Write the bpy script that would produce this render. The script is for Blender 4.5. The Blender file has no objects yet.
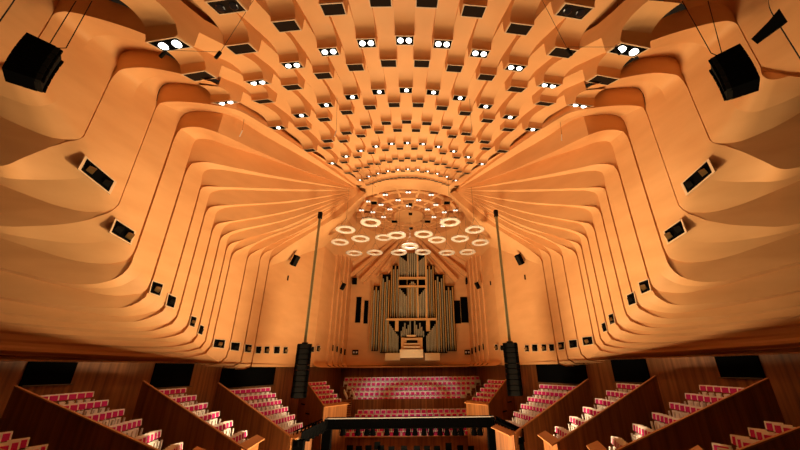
import bpy, math, random
import numpy as np
from mathutils import Vector, Matrix
random.seed(4)
EYE = 8.0
# ---------------------------------------------------------------- camera model
PITCH, YAW, ROLL, FPX, CX, PPX = 0.40329, -0.024676, -0.0094612, 336.0, 0.46, 419.97
def basis():
    p, y, r = PITCH, YAW, ROLL
    f = np.array([-math.sin(y)*math.cos(p), math.cos(y)*math.cos(p), math.sin(p)])
    r0 = np.array([math.cos(y), math.sin(y), 0.0]); u0 = np.cross(r0, f)
    rr = r0*math.cos(r)+u0*math.sin(r); u = np.cross(rr, f)
    return f, rr, u
FW, RT, UP = basis()
def ray(px, py): return FW+RT*(px-PPX)/FPX+UP*(225-py)/FPX
def aty(px, py, Y):
    d = ray(px, py); t = Y/d[1]; return Vector((CX+d[0]*t, Y, EYE+d[2]*t))
def atz(px, py, z):
    d = ray(px, py); t = (z-EYE)/d[2]; return Vector((CX+d[0]*t, d[1]*t, z))
W0, WS = 20.35, 0.297
def wall_x(Y): return -(W0-WS*Y)
def on_wall(px, py, off=0.0):
    d = ray(px, py); t = (-(W0+off)-CX)/(d[0]-WS*d[1])
    return Vector((CX+d[0]*t, d[1]*t, EYE+d[2]*t))
ALONG = Vector((WS, 1, 0)).normalized(); NOUT = Vector((-1, WS, 0)).normalized()
sc = bpy.context.scene; col = sc.collection
# ---------------------------------------------------------------- materials
def mat(name, color, rough=0.5, metal=0.0, emit=None, es=0.0, grain=None, spec=0.5):
    m = bpy.data.materials.new(name); m.use_nodes = True
    nt = m.node_tree; b = nt.nodes['Principled BSDF']
    b.inputs['Base Color'].default_value = (*color, 1); b.inputs['Roughness'].default_value = rough
    b.inputs['Metallic'].default_value = metal; b.inputs['Specular IOR Level'].default_value = spec
    if emit:
        b.inputs['Emission Color'].default_value = (*emit, 1); b.inputs['Emission Strength'].default_value = es
    if grain:
        scale, color2, detail = grain
        tc = nt.nodes.new('ShaderNodeTexCoord'); mp = nt.nodes.new('ShaderNodeMapping')
        mp.inputs['Scale'].default_value = scale
        nz = nt.nodes.new('ShaderNodeTexNoise'); nz.inputs['Scale'].default_value = 1.0; nz.inputs['Detail'].default_value = detail
        cr = nt.nodes.new('ShaderNodeValToRGB')
        cr.color_ramp.elements[0].position = .3; cr.color_ramp.elements[1].position = .7
        cr.color_ramp.elements[0].color = (*color, 1); cr.color_ramp.elements[1].color = (*color2, 1)
        nt.links.new(tc.outputs['Object'], mp.inputs[0]); nt.links.new(mp.outputs[0], nz.inputs[0])
        nt.links.new(nz.outputs[0], cr.inputs[0]); nt.links.new(cr.outputs[0], b.inputs['Base Color'])
    return m
BIRCH = mat('birch_plywood', (.72, .365, .140), .55, grain=((.35, .35, 1.2), (.80, .43, .175), 3), spec=.25)
BRUSH = mat('brush_box_timber', (.15, .050, .012), .42, grain=((5, 5, .25), (.34, .125, .032), 2), spec=.4)
BRUSHR = mat('brush_box_rail', (.42, .17, .05), .4)
BLACK = mat('black_paint', (.003, .003, .003), .95, spec=.0)
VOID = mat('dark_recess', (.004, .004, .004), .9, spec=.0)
DGREY = mat('dark_grey_metal', (.012, .011, .009), .8, spec=.05)
BROWNP = mat('dark_brown_grille', (.016, .009, .005), .8, spec=.1)
STEEL = mat('steel_cable', (.12, .09, .06), .7, .0, spec=.1)
CABLEG = mat('green_grey_cable_ladder', (.36, .33, .17), .5, .3)
RIM = mat('pale_frame', (.75, .52, .30), .5)
LAMP = mat('lit_lamp', (1, 1, 1), .3, emit=(1, .95, .86), es=5)
LAMPD = mat('unlit_lamp', (.02, .02, .025), .15, .3)
LAMPS = mat('small_lit_lamp', (1, 1, 1), .3, emit=(1, .95, .85), es=1.2)
PINK = mat('magenta_wool', (.60, .008, .17), .8)
SHELL = mat('white_birch_shell', (.86, .83, .74), .4)
TIN = mat('tin_pipe', (.36, .36, .25), .38, .3, grain=((3, 3, .4), (.50, .48, .33), 2))
GOLD = mat('polished_pipe', (.62, .47, .20), .28, .8)
WALNUT = mat('organ_birch', (.74, .42, .15), .45)
CREAM = mat('console_cream', (.86, .62, .30), .45)
ACRY = mat('acrylic', (.95, .90, .78), .12, grain=None)
b = ACRY.node_tree.nodes['Principled BSDF']; b.inputs['Transmission Weight'].default_value = .4; b.inputs['IOR'].default_value = 1.3
CARPET = mat('stage_boards', (.30, .16, .07), .5, grain=((1, 8, 1), (.36, .2, .09), 2))
WHITEP = mat('white_paper', (.7, .68, .62), .6)
GREEN = mat('inner_gear', (.25, .14, .04), .4, .4)
# ---------------------------------------------------------------- mesh helper
class MB:
    def __init__(s): s.v = []; s.f = []
    def quad(s, a, b, c, d):
        n = len(s.v); s.v += [a, b, c, d]; s.f.append((n, n+1, n+2, n+3))
    def loft(s, A, B):
        n = len(s.v); s.v += list(A)+list(B); k = len(A)
        for i in range(k-1): s.f.append((n+i, n+i+1, n+k+i+1, n+k+i))
    def box(s, c, hx, hy, hz, ax=None):
        c = Vector(c); X, Y, Z = ax if ax else (Vector((1, 0, 0)), Vector((0, 1, 0)), Vector((0, 0, 1)))
        n = len(s.v)
        for k in (-1, 1):
            for j in (-1, 1):
                for i in (-1, 1): s.v.append(c+X*hx*i+Y*hy*j+Z*hz*k)
        for f in ((0, 2, 3, 1), (4, 5, 7, 6), (0, 1, 5, 4), (2, 6, 7, 3), (0, 4, 6, 2), (1, 3, 7, 5)): s.f.append(tuple(n+q for q in f))
    def prism(s, poly, ext):
        n = len(s.v); k = len(poly); ext = Vector(ext)
        s.v += [Vector(p) for p in poly]+[Vector(p)+ext for p in poly]
        s.f.append(tuple(range(n+k-1, n-1, -1))); s.f.append(tuple(range(n+k, n+2*k)))
        for i in range(k): s.f.append((n+i, n+(i+1) % k, n+k+(i+1) % k, n+k+i))
    def tube(s, p, q, r, r2=None, n=8, caps=True):
        p = Vector(p); q = Vector(q); d = (q-p).normalized(); r2 = r if r2 is None else r2
        a = d.orthogonal().normalized(); b = d.cross(a); k = len(s.v)
        for P, R in ((p, r), (q, r2)):
            for i in range(n):
                t = 2*math.pi*i/n; s.v.append(P+(a*math.cos(t)+b*math.sin(t))*R)
        for i in range(n): s.f.append((k+i, k+(i+1) % n, k+n+(i+1) % n, k+n+i))
        if caps: s.f.append(tuple(range(k+n-1, k-1, -1))); s.f.append(tuple(range(k+n, k+2*n)))
    def path(s, pts, r, n=6):
        for a, b in zip(pts[:-1], pts[1:]): s.tube(a, b, r, n=n)
    def lathe(s, c, prof, n=20, axis=None):
        c = Vector(c); k = len(s.v); m = len(prof)
        for i in range(n):
            t = 2*math.pi*i/n
            for (R, Z) in prof: s.v.append(c+Vector((R*math.cos(t), R*math.sin(t), Z)))
        for i in range(n):
            for j in range(m-1): s.f.append((k+i*m+j, k+((i+1) % n)*m+j, k+((i+1) % n)*m+j+1, k+i*m+j+1))
    def mirror(s):
        o = MB(); o.v = [Vector((-v[0], v[1], v[2])) for v in s.v]; o.f = [tuple(reversed(f)) for f in s.f]; return o
    def add(s, o):
        n = len(s.v); s.v += o.v; s.f += [tuple(i+n for i in f) for f in o.f]; return s
    def build(s, name, m, parent=None, smooth=False, origin=None):
        if origin is None:
            if parent is not None: origin = parent.location
            else:
                A = np.array([tuple(v) for v in s.v]); origin = Vector(((A[:, 0].min()+A[:, 0].max())/2, (A[:, 1].min()+A[:, 1].max())/2, A[:, 2].min()))
        o3 = Vector(origin)
        me = bpy.data.meshes.new(name); me.from_pydata([tuple(Vector(v)-o3) for v in s.v], [], s.f); me.update()
        if smooth:
            for p in me.polygons: p.use_smooth = True
        me.materials.append(m)
        o = bpy.data.objects.new(name, me); col.objects.link(o)
        if parent is not None: o.parent = parent
        else: o.location = o3
        return o
def tag(o, label=None, cat=None, group=None, kind=None):
    if label: o['label'] = label
    if cat: o['category'] = cat
    if group: o['group'] = group
    if kind: o['kind'] = kind
    return o
def thing(name, label, cat, loc=(0, 0, 0), group=None, rz=0):
    o = bpy.data.objects.new(name, None); o.empty_display_size = .2; col.objects.link(o); o.location = loc; o.rotation_euler.z = rz
    return tag(o, label, cat, group)
def struct(mb, name, m, smooth=False): return tag(mb.build(name, m, smooth=smooth, origin=(0, 0, 0)), kind='structure')
def cylinder_smooth(o, ang=40):
    for p in o.data.polygons: p.use_smooth = True
    try: o.data.set_sharp_from_angle(angle=math.radians(ang))
    except Exception: pass
    return o
ORD = ['zeroth', 'first', 'second', 'third', 'fourth', 'fifth', 'sixth', 'seventh', 'eighth', 'ninth', 'tenth', 'eleventh', 'twelfth', 'thirteenth', 'fourteenth', 'fifteenth', 'sixteenth', 'seventeenth', 'eighteenth', 'nineteenth', 'twentieth']
# ================================================================ RIBBED SHELL
# every rib edge is a curve standing in its own vertical plane: outward leg, wall line, inward leg to the crown
CY = 39.0
def pol(k, r):
    a = math.radians(k*5.2); return (r*math.sin(a), CY-r*math.cos(a))
RI = [29.6, 24.9, 21.0, 17.7, 15.0, 12.7, 10.8, 9.35]
RH = [27.3, 23.3, 19.6, 16.7, 14.2, 12.3, 10.5, 9.3]
CI = [.0375, .0215, .019, .023, .023, .023, .022, .02]
CH = [.0285, .017, .015, .017, .02, .02, .02, .02]
def cco(half, r):
    R_, C_ = (RH, CH) if half else (RI, CI)
    return float(np.interp(r, R_[::-1], C_[::-1]))
def zbar(half, k, r, x=None):
    X, Y = pol(k, r); return EYE+18.0-cco(half, r)*X*X*max(1.0, 1.5-.5*abs(X)/11)
def cpt(half, k, r, h=0.0):
    X, Y = pol(k, r); return Vector((X, Y, zbar(half, k, r)+h))
def cpe(half, k, r, ke, h=0.0):   # like cpt, but box ends are cut square to the hall axis
    f = math.cos(math.radians(k*5.2))/math.cos(math.radians(ke*5.2)); X, Y = pol(ke, r*(1+.75*(f-1)))
    z0, z1 = zbar(half, k, r), zbar(half, ke, r); return Vector((X, Y, z0+(z1-z0)*.25+h))
HW = 1.3/5.2; RR = 7.15; CRY = 39.2; CRZ = EYE+18.0
OUTM = {-5: 1.5, -4.5: 1.05, -4: 1.3}
APEX = (-5.35, 31.5)
WALLPX = {-3: (10, 5), -2: (46, 24), -1: (100, 100), 0: (139, 150), 1: (167, 155), 2: (182, 180), 3: (195, 205), 4: (197, 240), 5: (206, 252), 6: (213, 265), 7: (222, 265), 8: (228, 268), 9: (243.4, 275), 10: (257.5, 272), 11: (267.5, 270)}
KINK = {-3: [pol(-3.75, 32.5)], -2: [pol(-4.25, 30.0)], -1: [pol(-4.75, 27.6)], 0: [(-11.6, 16.7), APEX], 1: [(-12.4, 18.2), APEX]}
LDIR = Vector((-.9, -.43, 0)).normalized()
PLAN = {}; WPT = {}
for i, (px, py) in WALLPX.items():
    w = on_wall(px, py); WPT[i] = Vector((w.x, w.y, 0))
    la = math.radians(float(np.interp(i, [-3, 1, 8, 11], [26, 28, 45, 50]))); out = w+Vector((-math.cos(la), -math.sin(la), 0))*40
    PLAN[i] = [(out.x, out.y), (w.x, w.y)]+KINK.get(i, [APEX])
def on_plan(i, px, py):
    d = ray(px, py); pl = PLAN[i]; best = None
    for s in range(len(pl)-1):
        a = np.array(pl[s]); b = np.array(pl[s+1]); e = b-a
        M = np.array([[d[0], -e[0]], [d[1], -e[1]]])
        det = np.linalg.det(M)
        if abs(det) < 1e-9: continue
        t, u = np.linalg.solve(M, a-np.array([CX, 0]))
        if t <= 0: continue
        lo = -1e-6; hi = 1+1e-6
        if s == len(pl)-2: hi = 2.0
        if s == 0: lo = -.5
        if lo <= u <= hi and (best is None or t < best): best = t
    if best is None: raise ValueError((i, px, py))
    return Vector((CX+d[0]*best, d[1]*best, EYE+d[2]*best))
def smooth_px(pts, n):
    # Catmull-Rom (centripetal-ish) resample to n points by arc length
    P = [np.array(p, float) for p in pts]
    if len(P) > 2:
        Q = [2*P[0]-P[1]]+P+[2*P[-1]-P[-2]]; out = []
        for i in range(1, len(Q)-2):
            p0, p1, p2, p3 = Q[i-1:i+3]
            t0 = 0; t1 = t0+np.linalg.norm(p1-p0)**.5; t2 = t1+np.linalg.norm(p2-p1)**.5; t3 = t2+np.linalg.norm(p3-p2)**.5
            for u in np.linspace(0, 1, 13)[:-1]:
                t = t1+(t2-t1)*u
                A1 = (t1-t)/(t1-t0)*p0+(t-t0)/(t1-t0)*p1; A2 = (t2-t)/(t2-t1)*p1+(t-t1)/(t2-t1)*p2; A3 = (t3-t)/(t3-t2)*p2+(t-t2)/(t3-t2)*p3
                B1 = (t2-t)/(t2-t0)*A1+(t-t0)/(t2-t0)*A2; B2 = (t3-t)/(t3-t1)*A2+(t-t1)/(t3-t1)*A3
                out.append((t2-t)/(t2-t1)*B1+(t-t1)/(t2-t1)*B2)
        out.append(P[-1]); P = out
    d = np.r_[0, np.cumsum([np.linalg.norm(P[i+1]-P[i]) for i in range(len(P)-1)])]
    s = np.linspace(0, d[-1], n); A = np.array(P)
    return [(np.interp(x, d, A[:, 0]), np.interp(x, d, A[:, 1])) for x in s]
AP = (361, 190.5)
# QT: lower edge of a pale face (inward leg, from the crown to the wall); PT: upper edge of the next pale face
QT = {-3: [(160, -60), (100, -80), (40, -70), (22, -40), (12, 0)],
 -2: [(148, 30), (146, 19), (135, 11), (108, 0), (90, -4.5), (72, -6), (61, -1), (54, 10)],
 -1: [(187, 74), (178, 62), (162, 53), (140, 50), (126, 51), (120, 56), (117, 70)],
 0: [(356, 185), (300, 142), (240, 101), (215, 96), (209, 87), (190, 84), (172, 83), (165, 84), (159, 90), (155.5, 106)],
 1: [AP, (300, 155.5), (260, 133), (240, 120), (227, 114.5), (213, 112), (195, 111), (187, 113), (181, 118), (177.5, 127)],
 2: [AP, (300, 170), (260, 156), (226.6, 145.5), (209, 139.3), (198, 139), (193, 144), (190.5, 153)],
 3: [AP, (300, 182.3), (260, 176), (219.5, 169.5), (209, 169.3), (202, 173), (199, 183)],
 4: [AP, (290, 191.3), (230, 189.5), (219, 190), (210, 194), (207.2, 202)],
 5: [AP, (290, 202.6), (230, 207), (221, 209), (215.7, 213.5), (213.2, 223)],
 6: [AP, (290, 212), (239, 221.5), (228, 224), (223, 229.5), (220.3, 238)],
 7: [AP, (290, 219.3), (240.6, 231.5), (230, 235.7), (226.5, 241), (225, 250)],
 8: [AP, (290, 227), (250, 237.5), (238, 243), (233, 250), (230.5, 258)],
 9: [AP, (300, 226), (270, 238), (256.6, 243.8), (249.5, 250), (247, 258)],
 10: [AP, (310, 227), (280, 240.5), (268, 246.4), (262, 252), (259.3, 262)],
 11: [AP, (320, 223), (290, 240), (273.5, 249.5), (270, 256), (268.5, 264)]}
PT = {-3: QT[-3],
 -2: [(166, 41), (150, 36), (130, 28.5), (110, 22), (80, 14), (62, 11.5), (53, 14), (47, 23)],
 -1: [(211, 81.5), (186, 75), (160, 69.5), (145, 67.5), (130, 68), (120, 70), (115, 74), (110, 83)],
 0: [AP, (300, 148), (250, 116.5), (237, 110), (203, 103.5), (168, 101.5), (160, 103), (155, 110), (151, 119)],
 1: [AP, (300, 169), (260, 152), (209, 129.5), (191, 126.5), (181, 128.5), (177, 134), (174, 142)],
 2: [AP, (300, 180.5), (260, 173), (226.6, 166), (205, 162), (193, 163.3), (188.4, 168.6), (185, 176)],
 3: [AP, (290, 189), (224.6, 187), (208.6, 186.3), (200, 188.6), (197, 194)],
 4: [AP, (290, 201), (230, 205), (215.7, 206), (208.6, 210), (206, 216)],
 5: [AP, (290, 210.6), (239, 220), (224.6, 222), (217.5, 225), (213, 232)],
 6: [AP, (290, 218.2), (239, 229.6), (228, 233), (221, 238.4), (218, 246)],
 7: [AP, (290, 224.8), (242, 240), (233.5, 242.5), (228, 247), (225.5, 253)],
 8: [AP, (300, 224.5), (265, 238), (255, 243.2), (244, 247), (235, 253), (231, 260)],
 9: [AP, (310, 225.3), (278, 241), (268, 246), (254, 252), (248.5, 257), (246, 264)],
 10: [AP, (320, 221.4), (285, 241.5), (273.5, 248.8), (264, 253), (260, 259), (258.5, 266)],
 11: [(366, 193), (344, 212), (310, 233), (283, 250), (273.5, 257), (269, 266)]}
# outward legs: nose edge under the pale face (QL) and foot of the shaded riser below it (PL)
QL = {-3: [(-30, 70), (-60, 66)],
 -2: [(29, 58), (26, 62), (18, 63), (8, 61.5), (0, 58), (-60, 36)],
 -1: [(81, 134), (79, 137), (68, 139), (50, 137), (26, 128), (0, 116), (-60, 80)],
 0: [(111, 203), (108, 207), (100, 211), (85, 211.5), (60, 206.5), (0, 184.5), (-60, 160)],
 1: [(132.5, 247), (130, 255.5), (120, 262), (100, 263.5), (75, 260.5), (0, 238), (-60, 218)],
 2: [(147, 282), (144, 289), (136, 293.5), (113, 295.5), (85, 291), (0, 270.5), (-60, 256)],
 3: [(166, 296), (161, 305), (151, 312), (126, 316.5), (88, 313), (0, 299), (-60, 286)],
 4: [(178, 309), (172, 318.5), (161, 324.5), (138, 327.5), (88, 324.5), (0, 314), (-60, 305)],
 5: [(189, 318), (184.5, 325.5), (175, 331), (151, 335), (88, 332), (0, 323.5), (-60, 317)],
 6: [(199.5, 327), (195, 336.5), (184, 341.5), (150, 341.5), (88, 339), (0, 333), (-60, 328)],
 7: [(207, 332), (204, 342), (192, 348.5), (150, 348.5), (60, 345), (0, 341), (-60, 336)],
 8: [(211, 337), (208, 347), (196, 353), (150, 354), (60, 350), (0, 347), (-60, 342)],
 9: [(226.5, 347), (223, 357), (214, 363), (150, 363), (60, 356), (0, 353.5), (-60, 348)],
 10: [(243, 352), (240, 360.5), (231, 365.5), (150, 364.8), (60, 358), (0, 356.5), (-60, 352)],
 11: [(254, 357), (252, 364), (243, 367.5), (200, 368.3), (130, 367), (60, 361.5), (0, 360), (-60, 355)]}
PL = {-3: [(-30, 70), (-60, 68)],
 -2: [(29, 58), (24, 66), (18, 71), (8, 71.5), (0, 69.5), (-60, 52)],
 -1: [(80.5, 135), (70, 140), (45, 149), (25, 157), (0, 166), (-60, 150)],
 0: [(111, 203), (104, 212), (90, 219), (65, 224), (35, 226), (0, 226), (-60, 212)],
 1: [(132.5, 247), (130, 263), (118, 277), (85, 284.5), (0, 267.5), (-60, 253)],
 2: [(147, 282), (144, 296), (128, 306.5), (88, 307), (0, 296.5), (-60, 283)],
 3: [(166, 296), (161, 310), (140, 320.5), (100, 321), (0, 311.5), (-60, 302)],
 4: [(178, 309), (173, 321), (155, 330), (120, 330.5), (0, 321.5), (-60, 315)],
 5: [(189, 318), (185, 329), (170, 337), (130, 337.5), (0, 330.5), (-60, 326)],
 6: [(199.5, 327), (196, 339), (182, 345.5), (150, 346.5), (60, 342.5), (0, 338.5), (-60, 334)],
 7: [(207, 332), (204, 344.5), (192, 350.5), (150, 351.5), (60, 348), (0, 344.5), (-60, 340)],
 8: [(211, 337), (208, 350), (196, 356), (150, 356.8), (60, 352.8), (0, 350), (-60, 345)],
 9: [(226.5, 347), (223, 359), (214, 364.5), (150, 364), (60, 357), (0, 354.8), (-60, 349)],
 10: [(243, 352), (240, 362), (231, 366.5), (150, 366), (60, 359.5), (0, 358), (-60, 353)],
 11: [(254, 357), (252, 365), (243, 368.6), (200, 369.6), (130, 368.2), (60, 362.7), (0, 361.5), (-60, 356.5)]}
NT, NW, NL = 40, 10, 30
def curve3(i, top, low):
    T = [on_plan(i, *p) for p in smooth_px(top, NT)]
    L = [on_plan(i, *p) for p in smooth_px(low, NL)]
    a, b = T[-1], L[0]; w = WPT[i]
    Wl = [Vector((w.x, w.y, a.z+(b.z-a.z)*(j+1)/(NW+1))) for j in range(NW)]
    for V, idx in ((T, range(NT-4, NT)), (L, range(0, 3))):
        for j in idx:
            k = (j-(NT-5))/4 if V is T else (3-j)/3
            V[j] = V[j].lerp(Vector((w.x, w.y, V[j].z)), k)
    return T+Wl+L
def wgt(j):
    if j < NT-8: return 0.0
    if j < NT: return (j-(NT-8))/8
    if j < NT+NW: return 1.0
    j -= NT+NW
    return max(0.0, 1-j/6)
QC = {i: curve3(i, QT[i], QL[i]) for i in range(-3, 12)}
QF = dict(QC); QF[0] = curve3(0, [(197, 84.8)]+QT[0][5:], QL[0]); QF[-1] = curve3(-1, QT[-1][2:], QL[-1]); QF[-2] = curve3(-2, QT[-2][3:], QL[-2])
PC = {i: curve3(i, PT[i], PL[i]) for i in range(-3, 12)}   # PC[i]: foot of the riser in plane i = upper edge of face i+1
for i in PC:
    PC[i] = [p+ALONG*((.11 if i > 0 else .05)*wgt(j)) for j, p in enumerate(PC[i])]
SIDE = {-1: 'left', 1: 'right'}
for side in (-1, 1):
    mb = MB(); gr = MB()
    for i in range(-2, 12):
        A, B = PC[i-1], QF[i]
        # face i, four strips across for a slightly rounded nose at its free edge
        rows = []
        for u in (0, .5, 1.0):
            rows.append([a.lerp(b_, u) for a, b_ in zip(A, B)])
        for r0, r1 in zip(rows[:-1], rows[1:]): mb.loft(r0, r1)
    for i in range(-2, 12):
        Q, Pn = QC[i], PC[i]
        g = [(.28 if i > 0 else .09)*wgt(j) for j in range(len(Q))]
        Q1 = [q+NOUT*g[j] for j, q in enumerate(Q)]; P1 = [p+NOUT*g[j] for j, p in enumerate(Pn)]
        gr.loft(Q, Q1); gr.loft(Q1, P1); gr.loft(P1, Pn)
    mb.add(gr)
    # patches joining the last box strips to the first ribs, filler between strips and the first fan riser
    for (kp, ro, i) in ((-5, 26.4, 0), (-4.5, 29.2, -1), (-4, 31.8, -2)):
        hf = abs(kp*2) % 2 == 1; hh = .85*ro/25
        a_, b_ = cpe(hf, kp, ro, kp+HW, hh), cpe(hf, kp, ro, kp-HW, hh*OUTM[kp])
        p_, q_ = PC[i-1][0], QF[i][0]
        mb.loft([a_, a_.lerp(b_, .5), b_], [p_, p_.lerp(q_, .5), q_])
    A, B = [], []
    for p in QC[0][:NT]:
        if p.y < 17.2: break
        r = (CY-p.y)/math.cos(math.radians(5.25*5.2))
        if r < 8.3: continue
        A.append(p); B.append(cpt(False, -5.25, r, .5*r/25))
    mb.loft(A, B)
    E0 = QC[-3]; mb.loft(E0, [p+Vector((-3, -22, 1.5)) for p in E0])
    if side == 1: mb = mb.mirror()
    o = struct(mb, 'wall_'+SIDE[side], BIRCH); cylinder_smooth(o, 28)
# far plain wall panels, thin fins beside the organ, roof patch between fans and crown
for side in (-1, 1):
    mb = MB()
    w11 = WPT[11]+ALONG*.11
    p37 = Vector((wall_x(36.5), 36.5, 0)); p46 = Vector((-8.75, 47.0, 0))
    def up(p, z): return Vector((p.x, p.y, z))
    P12 = [PC[11][j] for j in range(NT)][::-1]    # wall -> apex
    ztop = P12[0].z; zb = 8.22
    # F1 wall
    mb.quad(up(w11, zb), up(p37, zb), up(p37, 22.0), up(w11, ztop+.3))
    # F2 in five stepped fins
    xs = [p37+(p46-p37)*t for t in (0, .42, .56, .69, .82, 1)]
    for n in range(5):
        a, b_ = xs[n], xs[n+1]; off = Vector((.16*n, 0, 0))
        mb.quad(up(a+off, zb+.25*(n > 0)), up(b_+off, zb+.25), up(b_+off, 22.5), up(a+off, 22.5))
        if n: mb.quad(up(a+off-Vector((.16, 0, 0)), zb), up(a+off, zb), up(a+off, 22.5), up(a+off-Vector((.16, 0, 0)), 22.5))
    # curved foot of the far wall (hull shape)
    for n in range(5):
        a, b_ = xs[n]+Vector((.16*n, 0, 0)), xs[n+1]+Vector((.16*n, 0, 0)); m = 7
        A = [Vector((a.x+.75*math.sin(t)*0+ .9*(1-math.cos(t)), a.y, zb+.25+.55-.55*math.sin(t)-.3)) for t in np.linspace(0, math.pi/2, m)]
        Bc = [Vector((b_.x+ .9*(1-math.cos(t)), b_.y, zb+.25+.55-.55*math.sin(t)-.3)) for t in np.linspace(0, math.pi/2, m)]
        mb.loft(A, Bc)
    # roof patch: P12 -> wall top, then crown rim -> wall top
    T = [up(w11, ztop).lerp(up(p37, 20.9), t) for t in np.linspace(0, 1, len(P12))]
    mb.loft(P12, T)
    rim = [Vector((RR*math.cos(t), CRY+RR*math.sin(t), CRZ-.05)) for t in np.linspace(math.radians(228), math.radians(128), 12)]
    top = [up(p37, 20.9).lerp(up(p46, 21.4), t) for t in np.linspace(0, 1, 12)]
    mb.loft(rim, top)
    mb.v += [P12[-1], up(p37, 20.9), rim[0], up(p37, 20.9)]; n = len(mb.v); mb.f += [(n-4, n-3, n-1, n-2)]
    rim2 = [Vector((RR*math.cos(t), CRY+RR*math.sin(t), CRZ-.05)) for t in np.linspace(math.radians(128), math.radians(90), 6)]
    top2 = [up(p46, 21.4).lerp(Vector((0, 47.0, 25.6)), t) for t in np.linspace(0, 1, 6)]
    mb.loft(rim2, top2)
    if side == 1: mb = mb.mirror()
    o = struct(mb, 'trim_1' if side < 0 else 'trim_2', BIRCH); cylinder_smooth(o, 25)
# organ wall with fanning ribs
mb = MB()
mb.box((0, 47.15, 17.0), 9.2, .15, 8.85)
mb.box((0, 46.55, 8.22), 9.0, .5, .08)
o = struct(mb, 'wall_back', BIRCH)
mb = MB()
for s in (-1, 1):
    for (x0, z0, x1, z1, w, h) in ((1.1, 25.6, 6.7, 19.2, .32, .75), (1.9, 25.7, 8.2, 20.0, .28, .75), (2.9, 25.8, 8.3, 22.2, .25, .6), (.45, 25.5, 3.0, 20.4, .12, .3), (.8, 25.5, 4.6, 19.9, .14, .35), (3.9, 25.9, 8.4, 24.0, .22, .5)):
        a = Vector((s*x0, 47, z0)); c = Vector((s*x1, 47, z1)); d = (c-a).normalized(); n = Vector((-d.z, 0, d.x))*w
        mb.prism([a+n*.6, a-n*.6, c-n, c+n], (0, -h, 0))
struct(mb, 'trim_3', BIRCH)
# ================================================================ CEILING OVER THE STALLS
def rows_for(k):
    half = abs(k*2) % 2 == 1
    R_ = list(RH if half else RI)
    if not half and abs(k) > 4.1: R_ = R_[1:]
    return half, R_
HW = 1.3/5.2    # half width of a strip in column units
mb = MB(); NK = 5
LIT = {0: 2, 1: 2, 2: 1, 4: 1, 6: 1}
for kk in range(-10, 11):
    k = kk/2; half, R_ = rows_for(k)
    rout = 37.0
    if abs(k) == 5: rout = 26.4
    elif abs(k) == 4.5: rout = 29.2
    elif abs(k) == 4: rout = 31.8
    elif abs(k) == 3.5: rout = 33
    elif abs(k) == 3: rout = 34
    prof = []   # (r, h) from outside to inside
    edges = []
    for n, rb in enumerate(R_):
        rb = rb*(1+.0005*k*k); s = rb/25.0; L = .33*s; edges.append((rb+L, rb-L, s))
    def seg(r_start, r_end, s):   # from r_start inward to box edge r_end
        H, L1 = .85*s, 1.3*s; length = r_start-r_end
        if length > L1:
            for t in (0, .5): prof.append((r_start-(length-L1)*t, H*(1.0+.12*(1-t)*min(1, (length-L1)/(2*s)))))
        for t in np.linspace(0 if length > L1 else 1-length/L1, 1, 9):
            sdist = L1*(1-t); prof.append((r_end+sdist, .10*s+(H-.10*s)*math.sqrt(max(0, 1-(1-sdist/L1)**2))))
    rs = rout
    for (eo, ei, s) in edges:
        seg(rs, eo, s); prof.append((eo, 0)); prof.append((ei, 0)); prof.append((ei, .95*s)); rs = ei
    prof.append((8.3, .2))
    for ki in range(2):
        k0 = k-HW*(1-ki); k1 = k0+HW
        om = OUTM.get(-abs(k), 1.0); rfirst = edges[0][0]
        mult = lambda kk_, r: 1+(om-1)*max(0, (abs(kk_)-abs(k))/HW*.5+.5) if r > rfirst else 1.0
        A = [cpe(half, k, r, k0, h*mult(k0, r)) for r, h in prof]; Bv = [cpe(half, k, r, k1, h*mult(k1, r)) for r, h in prof]
        mb.loft(A, Bv)
        E_ = A if ki == 0 else Bv; kE = k0 if ki == 0 else k1
        U = [cpe(half, k, r, kE, 1.6*max(.35, r/25.0)) for r, h in prof]
        mb.loft(E_, U)
    a, b_ = cpt(half, k-HW, rout, prof[0][1]), cpt(half, k+HW, rout, prof[0][1])
# backing above the strips
for k in np.arange(-5.75, 5.76, .5):
    rr_ = np.linspace(float(np.interp(abs(k), [3.2, 3.75, 4.25, 4.75, 5.25, 5.75], [48, 33, 30, 27, 24, 20])), 8.2, 24)
    def bk_(kq, r):
        X, Y = pol(kq, r); return Vector((X, Y, CRZ-min(cco(False, r)*X*X, 3.2)+1.35*min(1.3, max(.35, r/25))))
    mb.loft([bk_(k-.25, r) for r in rr_], [bk_(k+.25, r) for r in rr_])
o = struct(mb, 'ceiling', BIRCH); cylinder_smooth(o, 30)
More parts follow.
